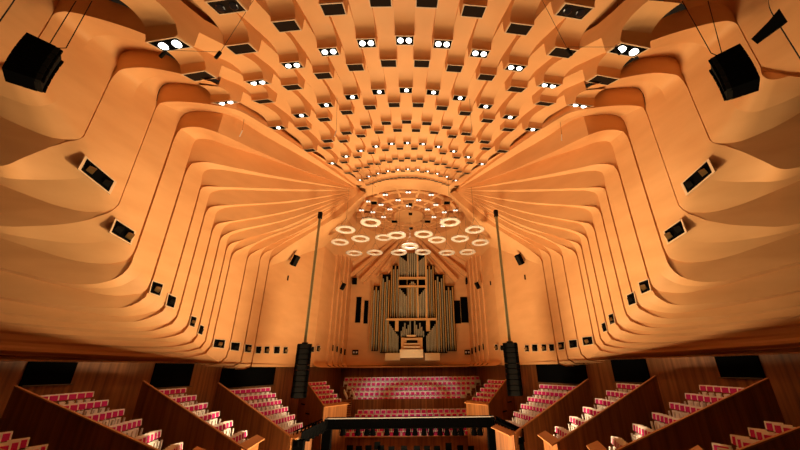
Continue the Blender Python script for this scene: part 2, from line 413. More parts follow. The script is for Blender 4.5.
# light fittings under every box end
allrows = sorted([(r, 'i', n) for n, r in enumerate(RI)]+[(r, 'h', n) for n, r in enumerate(RH)], reverse=True)
rowno = {(t, n): q+1 for q, (r, t, n) in enumerate(allrows)}
ORDX = ORD
SMALL = ['', 'first', 'second', 'third', 'fourth', 'fifth']
def fitting(k, half, n, rb):
    rb = rb*(1+.0005*k*k); s = rb/25.0; L = .33*s
    c = cpt(half, k, rb, -.02)
    lit = 0 if half else LIT.get(n, 0)
    if n == 0 and abs(k) == 3: lit = 0
    side = 'left' if k < 0 else 'right'
    rown = ORDX[rowno[('h' if half else 'i', n)]]
    if half:
        pos = '%s %s of centre line' % (SMALL[int(abs(k)+.5)], side)
    else:
        pos = 'exactly on centre line' if k == 0 else '%s %s of centre' % (SMALL[int(abs(k))], side)
    kind = 'lit black ceiling downlight' if lit else 'dark ceiling panel'
    t = thing('ceiling_downlight' if lit else 'ceiling_panel', '%s, %s, %s row from the camera' % (kind, pos, rown), 'ceiling light' if lit else 'ceiling panel', c, 'lit downlights in the stepped ceiling' if lit else 'dark panels in the stepped ceiling')
    d = .025
    def P(u, v, h=0): # u across -1..1, v radial -1..1
        return cpe(half, k, rb+v*L, k+u*HW*.97, -.02+h)
    fr = MB(); pn = MB()
    o4 = [P(-1, -1), P(1, -1), P(1, 1), P(-1, 1)]; e = .93
    i4 = [P(-e, -e*.92), P(e, -e*.92), P(e, e*.92), P(-e, e*.92)]
    dz = Vector((0, 0, -.035*max(.5, s)))
    for q in range(4):
        a, b_, c_, d_ = o4[q], o4[(q+1) % 4], i4[(q+1) % 4], i4[q]
        fr.quad(a+dz, b_+dz, c_+dz, d_+dz); fr.quad(a, b_, b_+dz, a+dz); fr.quad(d_+dz, c_+dz, c_, d_)
    fr.build('frame', RIM, t)
    pn.v += [p+dz*.4 for p in i4]; pn.f.append((0, 1, 2, 3)); pn.v += [p+dz*.1 for p in i4]; pn.f.append((7, 6, 5, 4))
    for q in range(4): pn.f.append((q, (q+1) % 4, 4+(q+1) % 4, 4+q))
    pn.build('panel', BLACK if lit else BROWNP, t)
    us = [(-.45), .45] if (lit == 2 or (n == 0 and not half) ) else ([0.1] if lit else [])
    for u in us:
        R_ = .175*s if lit == 2 or not lit else .17*s
        lm = MB(); c1 = P(u, 0); 
        lm.lathe(c1+dz, [(0, -.02), (R_*.8, -.02), (R_, 0), (R_, .02)], 14)
        lm.build('lamp', LAMP if lit else LAMPD, t)
    return t
for n, rb in enumerate(RI):
    for k in range(-5, 6):
        if n == 0 and abs(k) == 5: continue
        fitting(float(k), False, n, rb)
for n, rb in enumerate(RH):
    for k in range(-5, 5): fitting(k+.5, True, n, rb)
# ================================================================ CROWN OVER THE STAGE
mb = MB()
def cpc(r, a, z): return Vector((r*math.sin(a), CRY-r*math.cos(a), z))
N = 72
rings = [(8.75, .15), (8.75, .3), (RR, .05), (RR, .75)]
prev = None
prof = [(9.1, .5), (9.1, -.0), (RR, -.12), (RR, 1.15), (6.15, 1.1), (6.1, .32), (5.7, .25), (5.6, 1.15), (4.85, 1.0), (4.75, .12), (4.35, .05), (4.25, 1.0), (3.45, .8), (3.35, 0), (3.0, -.05), (2.9, .8), (2.05, .55), (1.95, -.1), (0, -.1)]
for (r0, z0), (r1, z1) in zip(prof[:-1], prof[1:]):
    A = [cpc(r0, 2*math.pi*j/N, CRZ+z0) for j in range(N+1)]; Bv = [cpc(r1, 2*math.pi*j/N, CRZ+z1) for j in range(N+1)]
    if r0 > RR+1 or r1 > RR+1:
        # the outer band only over the audience side
        A = [p for j, p in enumerate(A) if j <= 12 or j >= 60]; Bv = [p for j, p in enumerate(Bv) if j <= 12 or j >= 60]
        A = A[13:]+A[:13] if False else A; 
        J = [j for j in range(-12, 13)]
        A = [cpc(r0, 2*math.pi*j/N, CRZ+z0) for j in J]; Bv = [cpc(r1, 2*math.pi*j/N, CRZ+z1) for j in J]
    mb.loft(A, Bv)
for j in range(16):     # radial blades
    a = 2*math.pi*(j+.5)/16
    d = Vector((math.sin(a), -math.cos(a), 0)); t = Vector((d.y, -d.x, 0))
    c0 = Vector((0, CRY, 0))
    for w, r0, r1, z0, z1 in ((.28, 2.1, RR-.1, .05, .42),):
        P_ = [c0+d*r0+Vector((0, 0, CRZ+z0)), c0+d*r1+Vector((0, 0, CRZ+z1)), c0+d*r1+Vector((0, 0, CRZ+1.0)), c0+d*r0+Vector((0, 0, CRZ+.7))]
        mb.prism([p-t*w/2 for p in P_], t*w)
o = struct(mb, 'trim_4', BIRCH); cylinder_smooth(o, 30)
cn = 0
for r, cnt, z, ph in ((6.0, 14, .30, 0), (4.62, 12, .10, .5), (3.22, 8, -.02, 0)):
    for j in range(cnt):
        a = 2*math.pi*(j+ph)/cnt
        if abs(((a+math.pi) % (2*math.pi))-math.pi) > 2.3: continue
        p = cpc(r, a, CRZ+z)
        deg = ((a+math.pi) % (2*math.pi))-math.pi
        side = 'front centre' if abs(deg) < .01 else ('%s %s of centre' % (ORD[int(round(abs(deg)/(2*math.pi/cnt)+.49 if ph else abs(deg)/(2*math.pi/cnt)))], 'left' if deg < 0 else 'right'))
        ring = {6.0: 'outer', 4.62: 'middle', 3.22: 'inner'}[r]
        t = thing('crown_spotlight', 'white twin spotlight on the %s crown ring, %s' % (ring, side), 'spotlight', p, 'spotlights in the round crown above the stage')
        hb = MB(); hb.box(p+Vector((0, 0, -.05)), .3, .12, .05); hb.build('housing', DGREY, t)
        for s in (-1, 1):
            lm = MB(); lm.lathe(p+Vector((s*.16, 0, -.13)), [(0, -.08), (.12, -.08), (.14, 0), (.10, .08)], 10); lm.build('lamp', LAMPS, t)
for (px, py, w, lb) in ((410.5, 204, .45, 'upper one on the centre line'), (410.5, 213.5, .45, 'middle one on the centre line'), (411, 228, .5, 'lowest one on the centre line'), (374, 202.5, .7, 'upper left'), (447, 202.5, .7, 'upper right'), (368.3, 217.6, .75, 'outer left'), (453.2, 217.6, .75, 'outer right'), (394.5, 221.2, .75, 'inner left'), (427.5, 221.2, .75, 'inner right')):
    p = atz(px, py, CRZ-.18)
    t = thing('ceiling_box', 'small black box set in the round crown, '+lb, 'ceiling panel', p, 'black boxes in the round crown')
    q = MB(); q.box(p+Vector((0, 0, .2)), w/2+.06, .42, .24); q.build('housing', BIRCH, t)
    q = MB(); q.box(p+Vector((0, 0, -.06)), w/2, .36, .03); q.build('panel', BLACK, t)
# ================================================================ ACRYLIC RINGS
RPX = [(370.7, 222.3), (450.2, 222), (345.5, 229.5), (474.7, 229.5), (360.5, 238.5), (460, 238.5), (383.7, 237.4), (396.6, 235.2), (423.6, 234), (437, 239.7), (340, 242), (480.4, 242.4), (410, 246.4), (354, 253), (374.7, 252.5), (398.8, 252.5), (423, 252), (447, 252.7), (467.5, 252)]
RLB = ['left ring of the highest front pair', 'right ring of the highest front pair', 'far left ring below the highest pair', 'far right ring below the highest pair', 'second ring from the left in the middle tier', 'second ring from the right in the middle tier', 'ring just left of the near centre left one', 'near centre left ring overlapping its neighbour', 'near centre right ring standing alone', 'ring just right of the near centre right one', 'outermost left ring against the wall panel', 'outermost right ring against the wall panel', 'single centre ring right above the organ tower', 'leftmost ring of the lowest row', 'second ring from the left in the lowest row', 'third from left in the lowest row, at the organ tower', 'third from right in the lowest row, at the organ tower', 'second ring from the right in the lowest row', 'rightmost ring of the lowest row']
for (px, py), lb in zip(RPX, RLB):
    c = atz(px, py, EYE+(13.4 if px == 383.7 else 12.3))
    t = thing('acrylic_ring', 'pale acrylic ring, '+lb, 'acoustic reflector', c, 'acrylic reflector rings above the stage')
    tb = MB(); R_, r_ = .75, .21; n, m = 28, 10; k0 = 0
    for i in range(n):
        A = 2*math.pi*i/n
        for j in range(m):
            B_ = 2*math.pi*j/m; tb.v.append(c+Vector(((R_+r_*math.cos(B_))*math.cos(A), (R_+r_*math.cos(B_))*math.sin(A), .6*r_*math.sin(B_))))
    for i in range(n):
        for j in range(m): tb.f.append((i*m+j, ((i+1) % n)*m+j, ((i+1) % n)*m+(j+1) % m, i*m+(j+1) % m))
    tb.build('ring', ACRY, t, smooth=True)
    zt = CRZ-.2 if math.hypot(c.x, c.y-CRY) < RR else min(25.0, zbar(False, 0, 10)-.2)
    for a in (0, 2.1, 4.2):
        w = MB(); p = c+Vector((R_*math.cos(a), R_*math.sin(a), .1)); w.tube(p, (c.x, c.y, c.z+1.2), .012, n=4); w.build('cable', STEEL, t)
    w = MB(); w.tube((c.x, c.y, c.z+1.2), (c.x, c.y, min(zt, 25.4)), .012, n=4); w.build('cable', STEEL, t)
# ================================================================ ORGAN
YO = 46.0
def OP(px, py, Y=YO): return aty(px, py, Y)
org = thing('pipe_organ', 'grand organ with grey tin pipes in stepped towers on the back wall', 'pipe organ', (OP(411, 353).x, YO+.5, OP(411, 360).z))
def obox(px0, py0, px1, py1, Y, depth, name, m, par=org):
    a, b_ = OP(px0, py1, Y), OP(px1, py0, Y); q = MB(); q.box(((a.x+b_.x)/2, Y+depth/2, (a.z+b_.z)/2), abs(b_.x-a.x)/2, depth/2, abs(b_.z-a.z)/2); return q.build(name, m, par)
# cases behind pipes, coloured black to give the shadow gaps between them
for (a, t_, b_, bo) in ((398.5, 253, 426, 320), (390.5, 265.5, 399, 351), (379.8, 274.3, 391, 353), (371, 285.8, 380, 351), (426, 265.5, 434.5, 351), (433.8, 274.3, 444.5, 353), (444, 285.8, 453.5, 351), (385, 316, 437, 353)):
    obox(a, t_, b_, bo, YO+.45, .55, 'case', VOID)
obox(355, 250, 355.1, 250.1, YO+.9, .01, 'case', VOID) if False else None
def pipe(px, pyt, pyb, w, Y=YO, m=TIN, foot=.9):
    t_, b0 = OP(px, pyt, Y), OP(px, pyb, Y); r = w/2*Y*.94/FPX
    q = MB(); fz = min(foot, (t_.z-b0.z)*.25)
    q.tube((t_.x, Y, b0.z+fz), (t_.x, Y, t_.z), r, n=10); q.tube((t_.x, Y, b0.z), (t_.x, Y, b0.z+fz), r*.3, r, n=10)
    # mouth lip
    q.box((t_.x, Y-r*.95, b0.z+fz+.18), r*.5, .02, .12)
    return cylinder_smooth(q.build('pipe', m, org), 50)
def span(x0, x1, n, ft, fb, w=None, Y=YO, alt=None):
    st = (x1-x0)/n
    for j in range(n):
        x = x0+st*(j+.5); u = (j+.5)/n
        pipe(x, ft(u), fb(u), (w or st*.96), Y, GOLD if alt and j % alt == 1 else TIN)
V = lambda u: abs(2*u-1)
# central tower, three flats
span(399.2, 407, 5, lambda u: 256+7*(1-u)*0+ (u)*6, lambda u: 277, Y=YO-.1)
span(407.3, 417.7, 5, lambda u: 253.5, lambda u: 277, Y=YO-.2)
span(418, 425.8, 5, lambda u: 262-6*u, lambda u: 277, Y=YO-.1)
span(399.2, 407, 5, lambda u: 288+9*u, lambda u: 318, Y=YO-.1)
span(407.6, 417.4, 6, lambda u: 281+5*V(u), lambda u: 318, Y=YO-.25, alt=3)
span(418, 425.8, 5, lambda u: 297-9*u, lambda u: 318, Y=YO-.1)
obox(398.5, 276.8, 426, 278.8, YO-.5, .5, 'cornice', WALNUT)
obox(398.5, 285.3, 426, 287, YO-.5, .5, 'cornice', WALNUT)
obox(386.5, 318, 436.5, 320.3, YO-.6, .6, 'cornice', WALNUT)
for x in (398.4, 407.1, 417.8, 426.2): obox(x-.35, 254, x+.35, 319, YO-.3, .3, 'mullion', WALNUT)
# flanking groups between tower and outside, gold and tin alternating
for s in (-1, 1):
    c = 412.4
    def sx(x): return x if s < 0 else 2*c-x
    for (xa, xb, n, t0, t1, bt) in ((391, 398.3, 4, 266, 273, 317.5), (380.2, 390.3, 5, 275, 284, 352), (371.4, 379.4, 4, 287, 294, 350.5)):
        for j in range(n):
            x = sx(xa+(xb-xa)*(j+.5)/n); pipe(x, t0+(t1-t0)*((j*2) % n)/n, bt, (xb-xa)/n*.8, YO-.05 if j % 2 else YO-.25, GOLD if j % 2 == 0 else TIN)
    # lower side flats under the big cornice, tops rising to the outside
    n = 9
    for j in range(n):
        x = sx(386.3+(398.6-386.3)*(j+.5)/n); pipe(x, 320.5+1.9*j if j > 1 else 320.5, 352.5, 1.3, YO-.15)
    for j in range(6):
        x = sx(400.5+(411-400.5)*(j+.5)/6); pipe(x, (331 - 8*(j % 3)/2-(j//3)*2), 336+1, 1.5, YO-.05)
    for (xa, xb) in ((395, 398.6),): obox(min(sx(xa), sx(xb)), 320, max(sx(xa), sx(xb)), 331, YO-.45, .25, 'post', WALNUT)
    obox(min(sx(385), sx(399.8)), 353, max(sx(385), sx(399.8)), 360.5, YO-.7, 1.2, 'plinth', CREAM)
    # shuttered swell openings either side
    for (xa, xb, ya, yb) in ((355, 361.6, 297, 322.6), (363.3, 368.6, 300.5, 323.5)):
        obox(min(sx(xa), sx(xb))-(s > 0)*1.6, ya, max(sx(xa), sx(xb))-(s > 0)*1.6, yb, YO+.9, .12, 'swell_shutter', BLACK)
obox(399.6, 349.3, 423, 358, YO-1.3, 1.5, 'plinth', CREAM)
# console
con = obox(401, 337.5, 422.5, 349.3, YO-.55, .3, 'console', WALNUT)
for (x0, y0, x1, y1, Y, d, m) in ((404, 343.2, 419.5, 344.4, YO-1.0, .45, CREAM), (403.5, 346.3, 420, 347.6, YO-1.2, .65, CREAM), (405, 338.3, 418, 339.6, YO-.8, .25, CREAM), (407, 334.8, 415.8, 336.6, YO-.6, .2, CREAM), (406.5, 340.2, 417.5, 343, YO-.62, .05, DGREY)):
    obox(x0, y0, x1, y1, Y, d, 'console_shelf' if m is CREAM else 'keyboard', m)
# ================================================================ LOWER TIMBER LEVEL
mbs = MB(); 
struct((lambda m: (m.box((0, 22, -.1), 30, 30, .1), m)[1])(MB()), 'floor', CARPET)
for side in (-1, 1):
    mb = MB(); off = .7
    def lw(Y): return Vector((wall_x(Y)-off, Y, 0))
    Ys = [2, 12, 20, 30, 37.2]
    for a, b_ in zip(Ys[:-1], Ys[1:]):
        A, B_ = lw(a), lw(b_); mb.quad(A, B_, B_+Vector((0, 0, 8.5)), A+Vector((0, 0, 8.5)))
    A = lw(37.2); B_ = Vector((-8.6, 47, 0)); mb.quad(A, B_, B_+Vector((0, 0, 8.5)), A+Vector((0, 0, 8.5)))
    if side == 1: mb = mb.mirror()
    o = struct(mb, 'wall_lower_'+SIDE[side], BRUSH)
mb = MB(); mb.box((0, 47.1, 4.2), 9.2, .2, 4.2); struct(mb, 'wall_lower_back', BRUSH)
# soffit closing the shell foot to the timber wall
mb = MB()
for s in (-1, 1):
    pts = [(-16.2, 14), (-22, 12), (-24, 20), (-12.5, 37), (-9.4, 37), (-11.9, 28)]
    mb.v += [Vector((s*-x*-1, y, 8.42)) for x, y in pts]; n = len(mb.v); f = tuple(range(n-6, n)); mb.f.append(f)
    pts = [(-9.5, 36.5), (-9.7, 47), (-8.2, 47), (-9.3, 37)]
    mb.v += [Vector((s*x*(1), y, 8.35)) for x, y in pts]; n = len(mb.v); mb.f.append(tuple(range(n-4, n)))
struct(mb, 'trim_5', BRUSH)
# dark doorways in the timber walls, and pillars beside them
dn = 0
for side in (-1, 1):
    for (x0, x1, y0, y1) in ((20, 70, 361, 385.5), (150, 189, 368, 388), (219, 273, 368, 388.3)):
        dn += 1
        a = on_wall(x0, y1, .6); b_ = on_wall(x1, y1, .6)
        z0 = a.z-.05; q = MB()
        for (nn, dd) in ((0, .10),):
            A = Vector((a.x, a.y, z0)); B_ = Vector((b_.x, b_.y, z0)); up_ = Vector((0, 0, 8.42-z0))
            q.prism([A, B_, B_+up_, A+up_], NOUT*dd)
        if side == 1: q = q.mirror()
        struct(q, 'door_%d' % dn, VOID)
        q = MB(); q.tube(A+Vector((0, 0, .02))-NOUT*.15, B_+Vector((0, 0, .02))-NOUT*.15, .03, n=6)
        if side == 1: q = q.mirror()
        tag(q.build('handrail', STEEL), 'thin metal handrail along the foot of the %s dark doorway on the %s' % (['', 'nearest', 'middle', 'farthest'][(dn-1) % 3+1], SIDE[side]), 'handrail')
q = MB(); pts = []  # flat black panel standing in for a wedge of shadow, upper right wall
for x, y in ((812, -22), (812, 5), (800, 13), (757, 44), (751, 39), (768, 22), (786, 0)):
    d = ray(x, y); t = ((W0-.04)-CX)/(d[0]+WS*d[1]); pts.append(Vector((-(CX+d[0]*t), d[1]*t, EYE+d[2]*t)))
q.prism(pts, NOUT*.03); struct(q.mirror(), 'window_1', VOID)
# ---------------------------------------------------------------- seating boxes
def make_seat():
    t = thing('concert_seat', 'seat', 'seat', (0, 0, 0))
    bk = MB(); bk.prism([(-.245, .25, .76), (.245, .25, .76), (.245, .30, .99), (-.245, .30, .99)], (0, .035, 0)); bk.build('backrest', SHELL, t, origin=(0, 0, 0))
    cu = MB(); cu.prism([(-.185, .215, .74), (.185, .215, .74), (.185, .265, .945), (-.185, .265, .945)], (0, .04, .0)); cu.build('cushion', PINK, t, origin=(0, 0, 0))
    st = MB(); st.prism([(-.10, .12, .36), (.10, .12, .36), (.10, .16, .69), (-.10, .16, .69)], (0, .06, .0)); st.build('tip_up_seat', SHELL, t, origin=(0, 0, 0))
    for s in (-1, 1):
        a = MB(); a.box((s*.235, .15, .33), .016, .04, .33); a.build('armrest', SHELL, t, origin=(0, 0, 0))
    return t
SEAT0 = make_seat(); seat_used = [False]
def place_seat(p, rz, label, group):
    if not seat_used[0]:
        r = SEAT0; seat_used[0] = True
    else:
        r = SEAT0.copy(); col.objects.link(r)
        for ch in SEAT0.children:
            c = ch.copy(); col.objects.link(c); c.parent = r
    r.location = p; r.rotation_euler = (0, 0, rz); r['label'] = label; r['group'] = group; r['category'] = 'seat'
    return r
BLK = {'front left corner': None}
BLOCKS = [ # name, TL px, Y, TR px, Y, BL px, Y, BR px, Y, rows list of seat counts
 ('box beside the choir', (309, 382.5), 33, (327, 382), 35.3, (322, 402), 30.5, (342, 398), 32.3, [5]*5),
 ('large bright box', (231, 390), 24.5, (272, 388), 27.8, (286.4, 429.5), 20.6, (303, 424.5), 23.0, [8]*6),
 ('narrow middle box', (160, 390), 19.5, (187.5, 388.7), 21.8, (234, 438), 16.5, (248, 432.5), 18.4, [5]*6),
 ('near shaded box', (42, 397), 15, (97, 391.5), 18.0, (171, 451), 13, (184, 446), 14.6, [6]*6),
 ('corner box at the frame edge', (-20, 440), 11.0, (13, 433), 12.4, (50, 462), 10, (66, 455), 11.2, [3, 3, 3, 2])]
RN = ['top', 'second', 'third', 'fourth', 'fifth', 'bottom']
def mir(v, s): return Vector((v.x*(-s), v.y, v.z)) if s > 0 else v
for bname, tl, y1, tr, y2, bl, y3, br, y4, rows in BLOCKS:
    for side in (-1, 1):
        # seat-back tops were measured; seat origin is 0.95 below
        TL, TR, BL, BR = aty(*tl, y1), aty(*tr, y2), aty(*bl, y3), aty(*br, y4)
        n = len(rows); R_ = []
        for i in range(n):
            u = i/(n-1); a = TL.lerp(BL, u); b_ = TR.lerp(BR, u); z = (a.z+b_.z)/2-.97; a = a.copy(); b_ = b_.copy(); a.z = z; b_.z = z; R_.append((a, b_))
        d = (BL-TL); d.z = 0; d.normalize()
        run = (BL-TL); run.z = 0; run = run.length/(n-1)
        # platform steps
        bx = thing('seating_box', 'timber stepped %s on the %s side, with sloping parapet' % (bname, SIDE[side]), 'seating box', mir(Vector((R_[-1][0].x, R_[-1][0].y, 0)), side))
        q = MB()
        for i, (a, b_) in enumerate(R_):
            e = (b_-a).normalized()*.15; o0 = -d*run*.35; o1 = d*run*(.65 if i < n-1 else .5)
            P_ = [a-e*0+o0, b_+e*2+o0, b_+e*2+o1, a-e*0+o1]
            P_ = [mir(Vector((p.x, p.y, 0)), side) for p in P_]
            q.prism(P_ if side < 0 else P_[::-1], (0, 0, a.z))
        q.build('platform', BRUSH, bx)
        # parapet on the camera side
        e = (R_[0][1]-R_[0][0]).normalized(); 
        A = R_[0][0]-d*1.6-e*.08; Bp = R_[-1][0]+d*.55-e*.08
        slope = (R_[-1][0].z-R_[0][0].z)/((R_[-1][0]-R_[0][0]).to_2d().length)
        zA = R_[0][0].z+.95-1.6*slope; zB = R_[-1][0].z+.55*slope+.93
        zA = min(zA, 8.0)
        poly = [Vector((A.x, A.y, 0)), Vector((Bp.x, Bp.y, 0)), Vector((Bp.x, Bp.y, zB)), Vector((A.x, A.y, zA))]
        q = MB(); th = -e*.12; q.prism([mir(p, side) for p in poly], mir(th, side)); q.build('parapet', BRUSH, bx)
        q = MB(); q.prism([mir(p, side) for p in (poly[3]+Vector((0, 0, .0)), poly[2], poly[2]+Vector((0, 0, .05)), poly[3]+Vector((0, 0, .05)))], mir(-e*.14, side)); q.build('rail', BRUSHR, bx)
        # shadow slots in the parapet
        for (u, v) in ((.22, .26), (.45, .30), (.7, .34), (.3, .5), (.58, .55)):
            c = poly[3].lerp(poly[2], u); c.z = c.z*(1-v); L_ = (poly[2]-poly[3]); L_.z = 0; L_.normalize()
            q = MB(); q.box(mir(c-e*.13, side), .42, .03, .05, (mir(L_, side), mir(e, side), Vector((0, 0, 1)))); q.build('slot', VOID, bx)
        # front parapet at the foot
        f0, f1 = R_[-1][0]+d*.55-e*.16, R_[-1][1]+d*.55+e*.3
        poly = [Vector((f0.x, f0.y, 0)), Vector((f1.x, f1.y, 0)), Vector((f1.x, f1.y, zB)), Vector((f0.x, f0.y, zB))]
        q = MB(); q.prism([mir(p, side) for p in poly], mir(d*.12, side)); q.build('parapet', BRUSH, bx)
        pr = [poly[3]-d*.1, poly[2]-d*.1, poly[2]+d*.45+Vector((0, 0, -.12)), poly[3]+d*.45+Vector((0, 0, -.12))]
        q = MB(); q.prism([mir(p, side) for p in pr], (0, 0, .05)); q.build('rail', BRUSHR, bx)
        # seats
        rzv = math.atan2(d.y, d.x)+math.pi/2
        for i, (a, b_) in enumerate(R_):
            c = rows[i]
            for j in range(c):
                p = a.lerp(b_, (j+.5)/c); rz = rzv if side < 0 else -rzv
                place_seat(mir(p, side), rz, 'magenta seat, %s row, %s on the %s, %s from its parapet' % (RN[i] if i < n-1 else 'bottom', {'box beside the choir': 'box beside the choir', 'large bright box': 'large bright box', 'narrow middle box': 'middle box', 'near shaded box': 'shaded box', 'corner box at the frame edge': 'corner box'}[bname], SIDE[side], ORD[j+1]), 'seats of the %s on the %s' % (bname, SIDE[side]))
# ---------------------------------------------------------------- choir seats behind the stage (beyond three hundred)
def seat_mesh(shell, pink, p, w=.26, face=-1):
    x, y, z = p
    shell.prism([(x-w*.95, y+.21, z+.6), (x+w*.95, y+.21, z+.6), (x+w*.95, y+.3, z+.99), (x-w*.95, y+.3, z+.99)], (0, .04, 0))
    pink.prism([(x-w*.74, y+.18, z+.64), (x+w*.74, y+.18, z+.64), (x+w*.74, y+.26, z+.92), (x-w*.74, y+.26, z+.92)], (0, .03, 0))
    shell.box((x, y+.02, z+.42), w*.72, .04, .15)
    for s in (-1, 1): shell.box((x+s*w, y+.05, z+.32), .025, .18, .3)
sh, pk, risers = MB(), MB(), MB()
CH_ROWS = []
for i in range(5):
    py = 377.8+i*4.85; Y = 44.2-i*1.0
    a, b_ = aty(344+i*3.2, py, Y), aty(480-i*4.6, py, Y); z = a.z-.98; n = int((b_.x-a.x)/.54)
    for j in range(n): seat_mesh(sh, pk, (a.x+(j+.5)*(b_.x-a.x)/n, Y, z), (b_.x-a.x)/n*.46)
    risers.box(((a.x+b_.x)/2, Y+.1, z/2), (b_.x-a.x)/2+.3, .5, z/2)
for i, (py, Y, x0, x1) in enumerate(((410.3, 38.0, 357, 467), (414.6, 37.0, 354, 470), (428.3, 35.6, 346, 474), (432.5, 34.8, 344, 477))):
    a, b_ = aty(x0, py, Y), aty(x1, py, Y); z = a.z-.98; n = int((b_.x-a.x)/.56)
    for j in range(n): seat_mesh(sh, pk, (a.x+(j+.5)*(b_.x-a.x)/n, Y, z), (b_.x-a.x)/n*.46)
    risers.box(((a.x+b_.x)/2, Y+.1, z/2), (b_.x-a.x)/2+.2, .45, z/2)
allseats = MB(); 
o = sh.build('concert_seat', SHELL, origin=(0, 41, 4)); o.data.materials.append(PINK)
me = o.data
n0 = len(sh.v)
full = MB(); full.v = sh.v+pk.v; full.f = sh.f+[tuple(i+n0 for i in f) for f in pk.f]
bpy.data.objects.remove(o)
o = full.build('concert_seat', SHELL, origin=(0, 41, 4)); o.data.materials.append(PINK)
for p in o.data.polygons:
    if p.vertices[0] >= n0: p.material_index = 1
tag(o, 'rows of magenta and cream choir seats on the tiers between stage and organ', 'seats', 'choir seats behind the stage', 'stuff')
tag(risers.build('choir_tiers', BRUSH, origin=(0, 41, 0)), 'dark timber tiers carrying the choir seats below the organ', 'seating tiers')
# choir parapet and side stairs
a, b_ = aty(353, 399.3, 39.6), aty(468, 409.5, 39.6)
q = MB(); q.box(((a.x+b_.x)/2, 39.55, a.z/2), (b_.x-a.x)/2+.2, .08, a.z/2); tag(q.build('choir_parapet', BRUSH), 'long timber parapet in front of the bright choir seats', 'parapet')
a = aty(341, 437.5, 33.8); b_ = aty(477, 437.5, 33.8)
q = MB(); q.box(((a.x+b_.x)/2, 33.75, a.z/2), (b_.x-a.x)/2, .08, a.z/2); pp = tag(q.build('stage_back_panel', BRUSH), 'lit timber panel closing the back of the stage under the pink rows', 'panel')
q = MB(); q.box(((a.x+b_.x)/2, 33.7, a.z+.03), (b_.x-a.x)/2, .14, .03); q.build('rail', BRUSHR, pp, origin=pp.location)
for s in (-1, 1):
    t = thing('choir_stair', 'narrow timber stair with pale treads at the %s end of the choir' % ('left' if s < 0 else 'right'), 'stair', aty(344 if s < 0 else 474, 412, 38.5)*1.0)
    for i in range(9):
        p = aty((346-i*.3) if s < 0 else (472+i*.5), 400+i*2.2, 40-i*.55)
        q = MB(); q.box((p.x, p.y, p.z-.02), .62, .22, .02); q.build('tread', BRUSHR, t)
        q = MB(); q.box((p.x, p.y, (p.z-.05)/2), .60, .2, (p.z-.05)/2); q.build('riser', BRUSH, t)
    q = MB()
    for dx in (-.66, .66):
        p0, p1 = aty((346) if s < 0 else 472, 396, 40), aty((343) if s < 0 else 476, 414, 35.6)
        q.tube((p0.x+dx, p0.y, p0.z+.1), (p1.x+dx, p1.y, p1.z+.3), .025)
    q.build('handrail', STEEL, t)
# pale inclined balustrade pieces at both choir ends
for (x, s, lb) in ((344.5, -1, 'left'), (352.5, -1, 'left inner'), (466.5, 1, 'right inner'), (475.5, 1, 'right')):
    p0, p1 = aty(x-s*1.0*-1, 393, 40.6), aty(x+ (2.2 if s < 0 else -2.2), 399.5, 39.9)
    q = MB(); q.prism([p0, p1, p1+Vector((0, 0, .25)), p0+Vector((0, 0, .35))], (0.06, .3, 0))
    tag(q.build('stair_cheek', SHELL), 'short pale sloping stair cheek at the %s end of the choir seats' % lb, 'stair side')
# stage
mb = MB(); mb.box((0, 29.5, .5), 9.5, 6.5, .5); struct(mb, 'floor_stage', CARPET)
# dark pillars between near stage box and the frame
# ================================================================ BLACK TRUSS OVER THE STAGE FRONT
YT = 24.0
a = aty(326, 418, YT); b_ = aty(493, 417, YT); zt = (a.z+b_.z)/2; zb_ = aty(400, 427.5, YT).z
tr = thing('lighting_truss', 'black U shaped lighting truss on posts around the stage front', 'truss', ((a.x+b_.x)/2, YT, 1.0))
def truss_run(p, q_, h, name):
    m = MB(); p = Vector(p); q_ = Vector(q_); d = (q_-p).normalized(); n = Vector((-d.y, d.x, 0))*.22
    for dz in (0, h):
        for s in (-1, 1): m.tube(p+n*s+Vector((0, 0, dz)), q_+n*s+Vector((0, 0, dz)), .04)
    k = int((q_-p).length/.45)
    for i in range(k+1):
        u0 = i/k; c = p.lerp(q_, u0); c2 = p.lerp(q_, min(1, (i+1)/k))
        for s in (-1, 1):
            m.tube(c+n*s, c+n*s+Vector((0, 0, h)), .025, n=5)
            if i < k: m.tube(c+n*s, c2+n*s+Vector((0, 0, h)), .025, n=5)
    # black masking cloth on the front side
    m.prism([p-n*1.05, q_-n*1.05, q_-n*1.05+Vector((0, 0, h)), p-n*1.05+Vector((0, 0, h))], (0.0, .02, 0))
    return m.build(name, BLACK, tr)
H = zt-zb_
truss_run((a.x, YT, zb_), (b_.x, YT, zb_), H, 'crossbeam')
q = MB(); q.box(((a.x+b_.x)/2, YT-.24, zt+.02), (b_.x-a.x)/2, .03, .025); q.build('edge_strip', WHITEP, tr)
eL = aty(298, 432, 20.3); eR = aty(519, 430, 20.3)
truss_run((eL.x, 20.3, eL.z-.5), (a.x, YT, zb_), H*.95, 'side_beam')
truss_run((eR.x, 20.3, eR.z-.5), (b_.x, YT, zb_), H*.95, 'side_beam')
for (x, y) in ((a.x+.15, YT), (b_.x-.15, YT), (eL.x+.1, 20.4), (eR.x-.1, 20.4)):
    q = MB(); q.box((x, y, (zb_+1.0)/2), .26, .2, (zb_-1.0)/2); q.build('post', BLACK, tr)
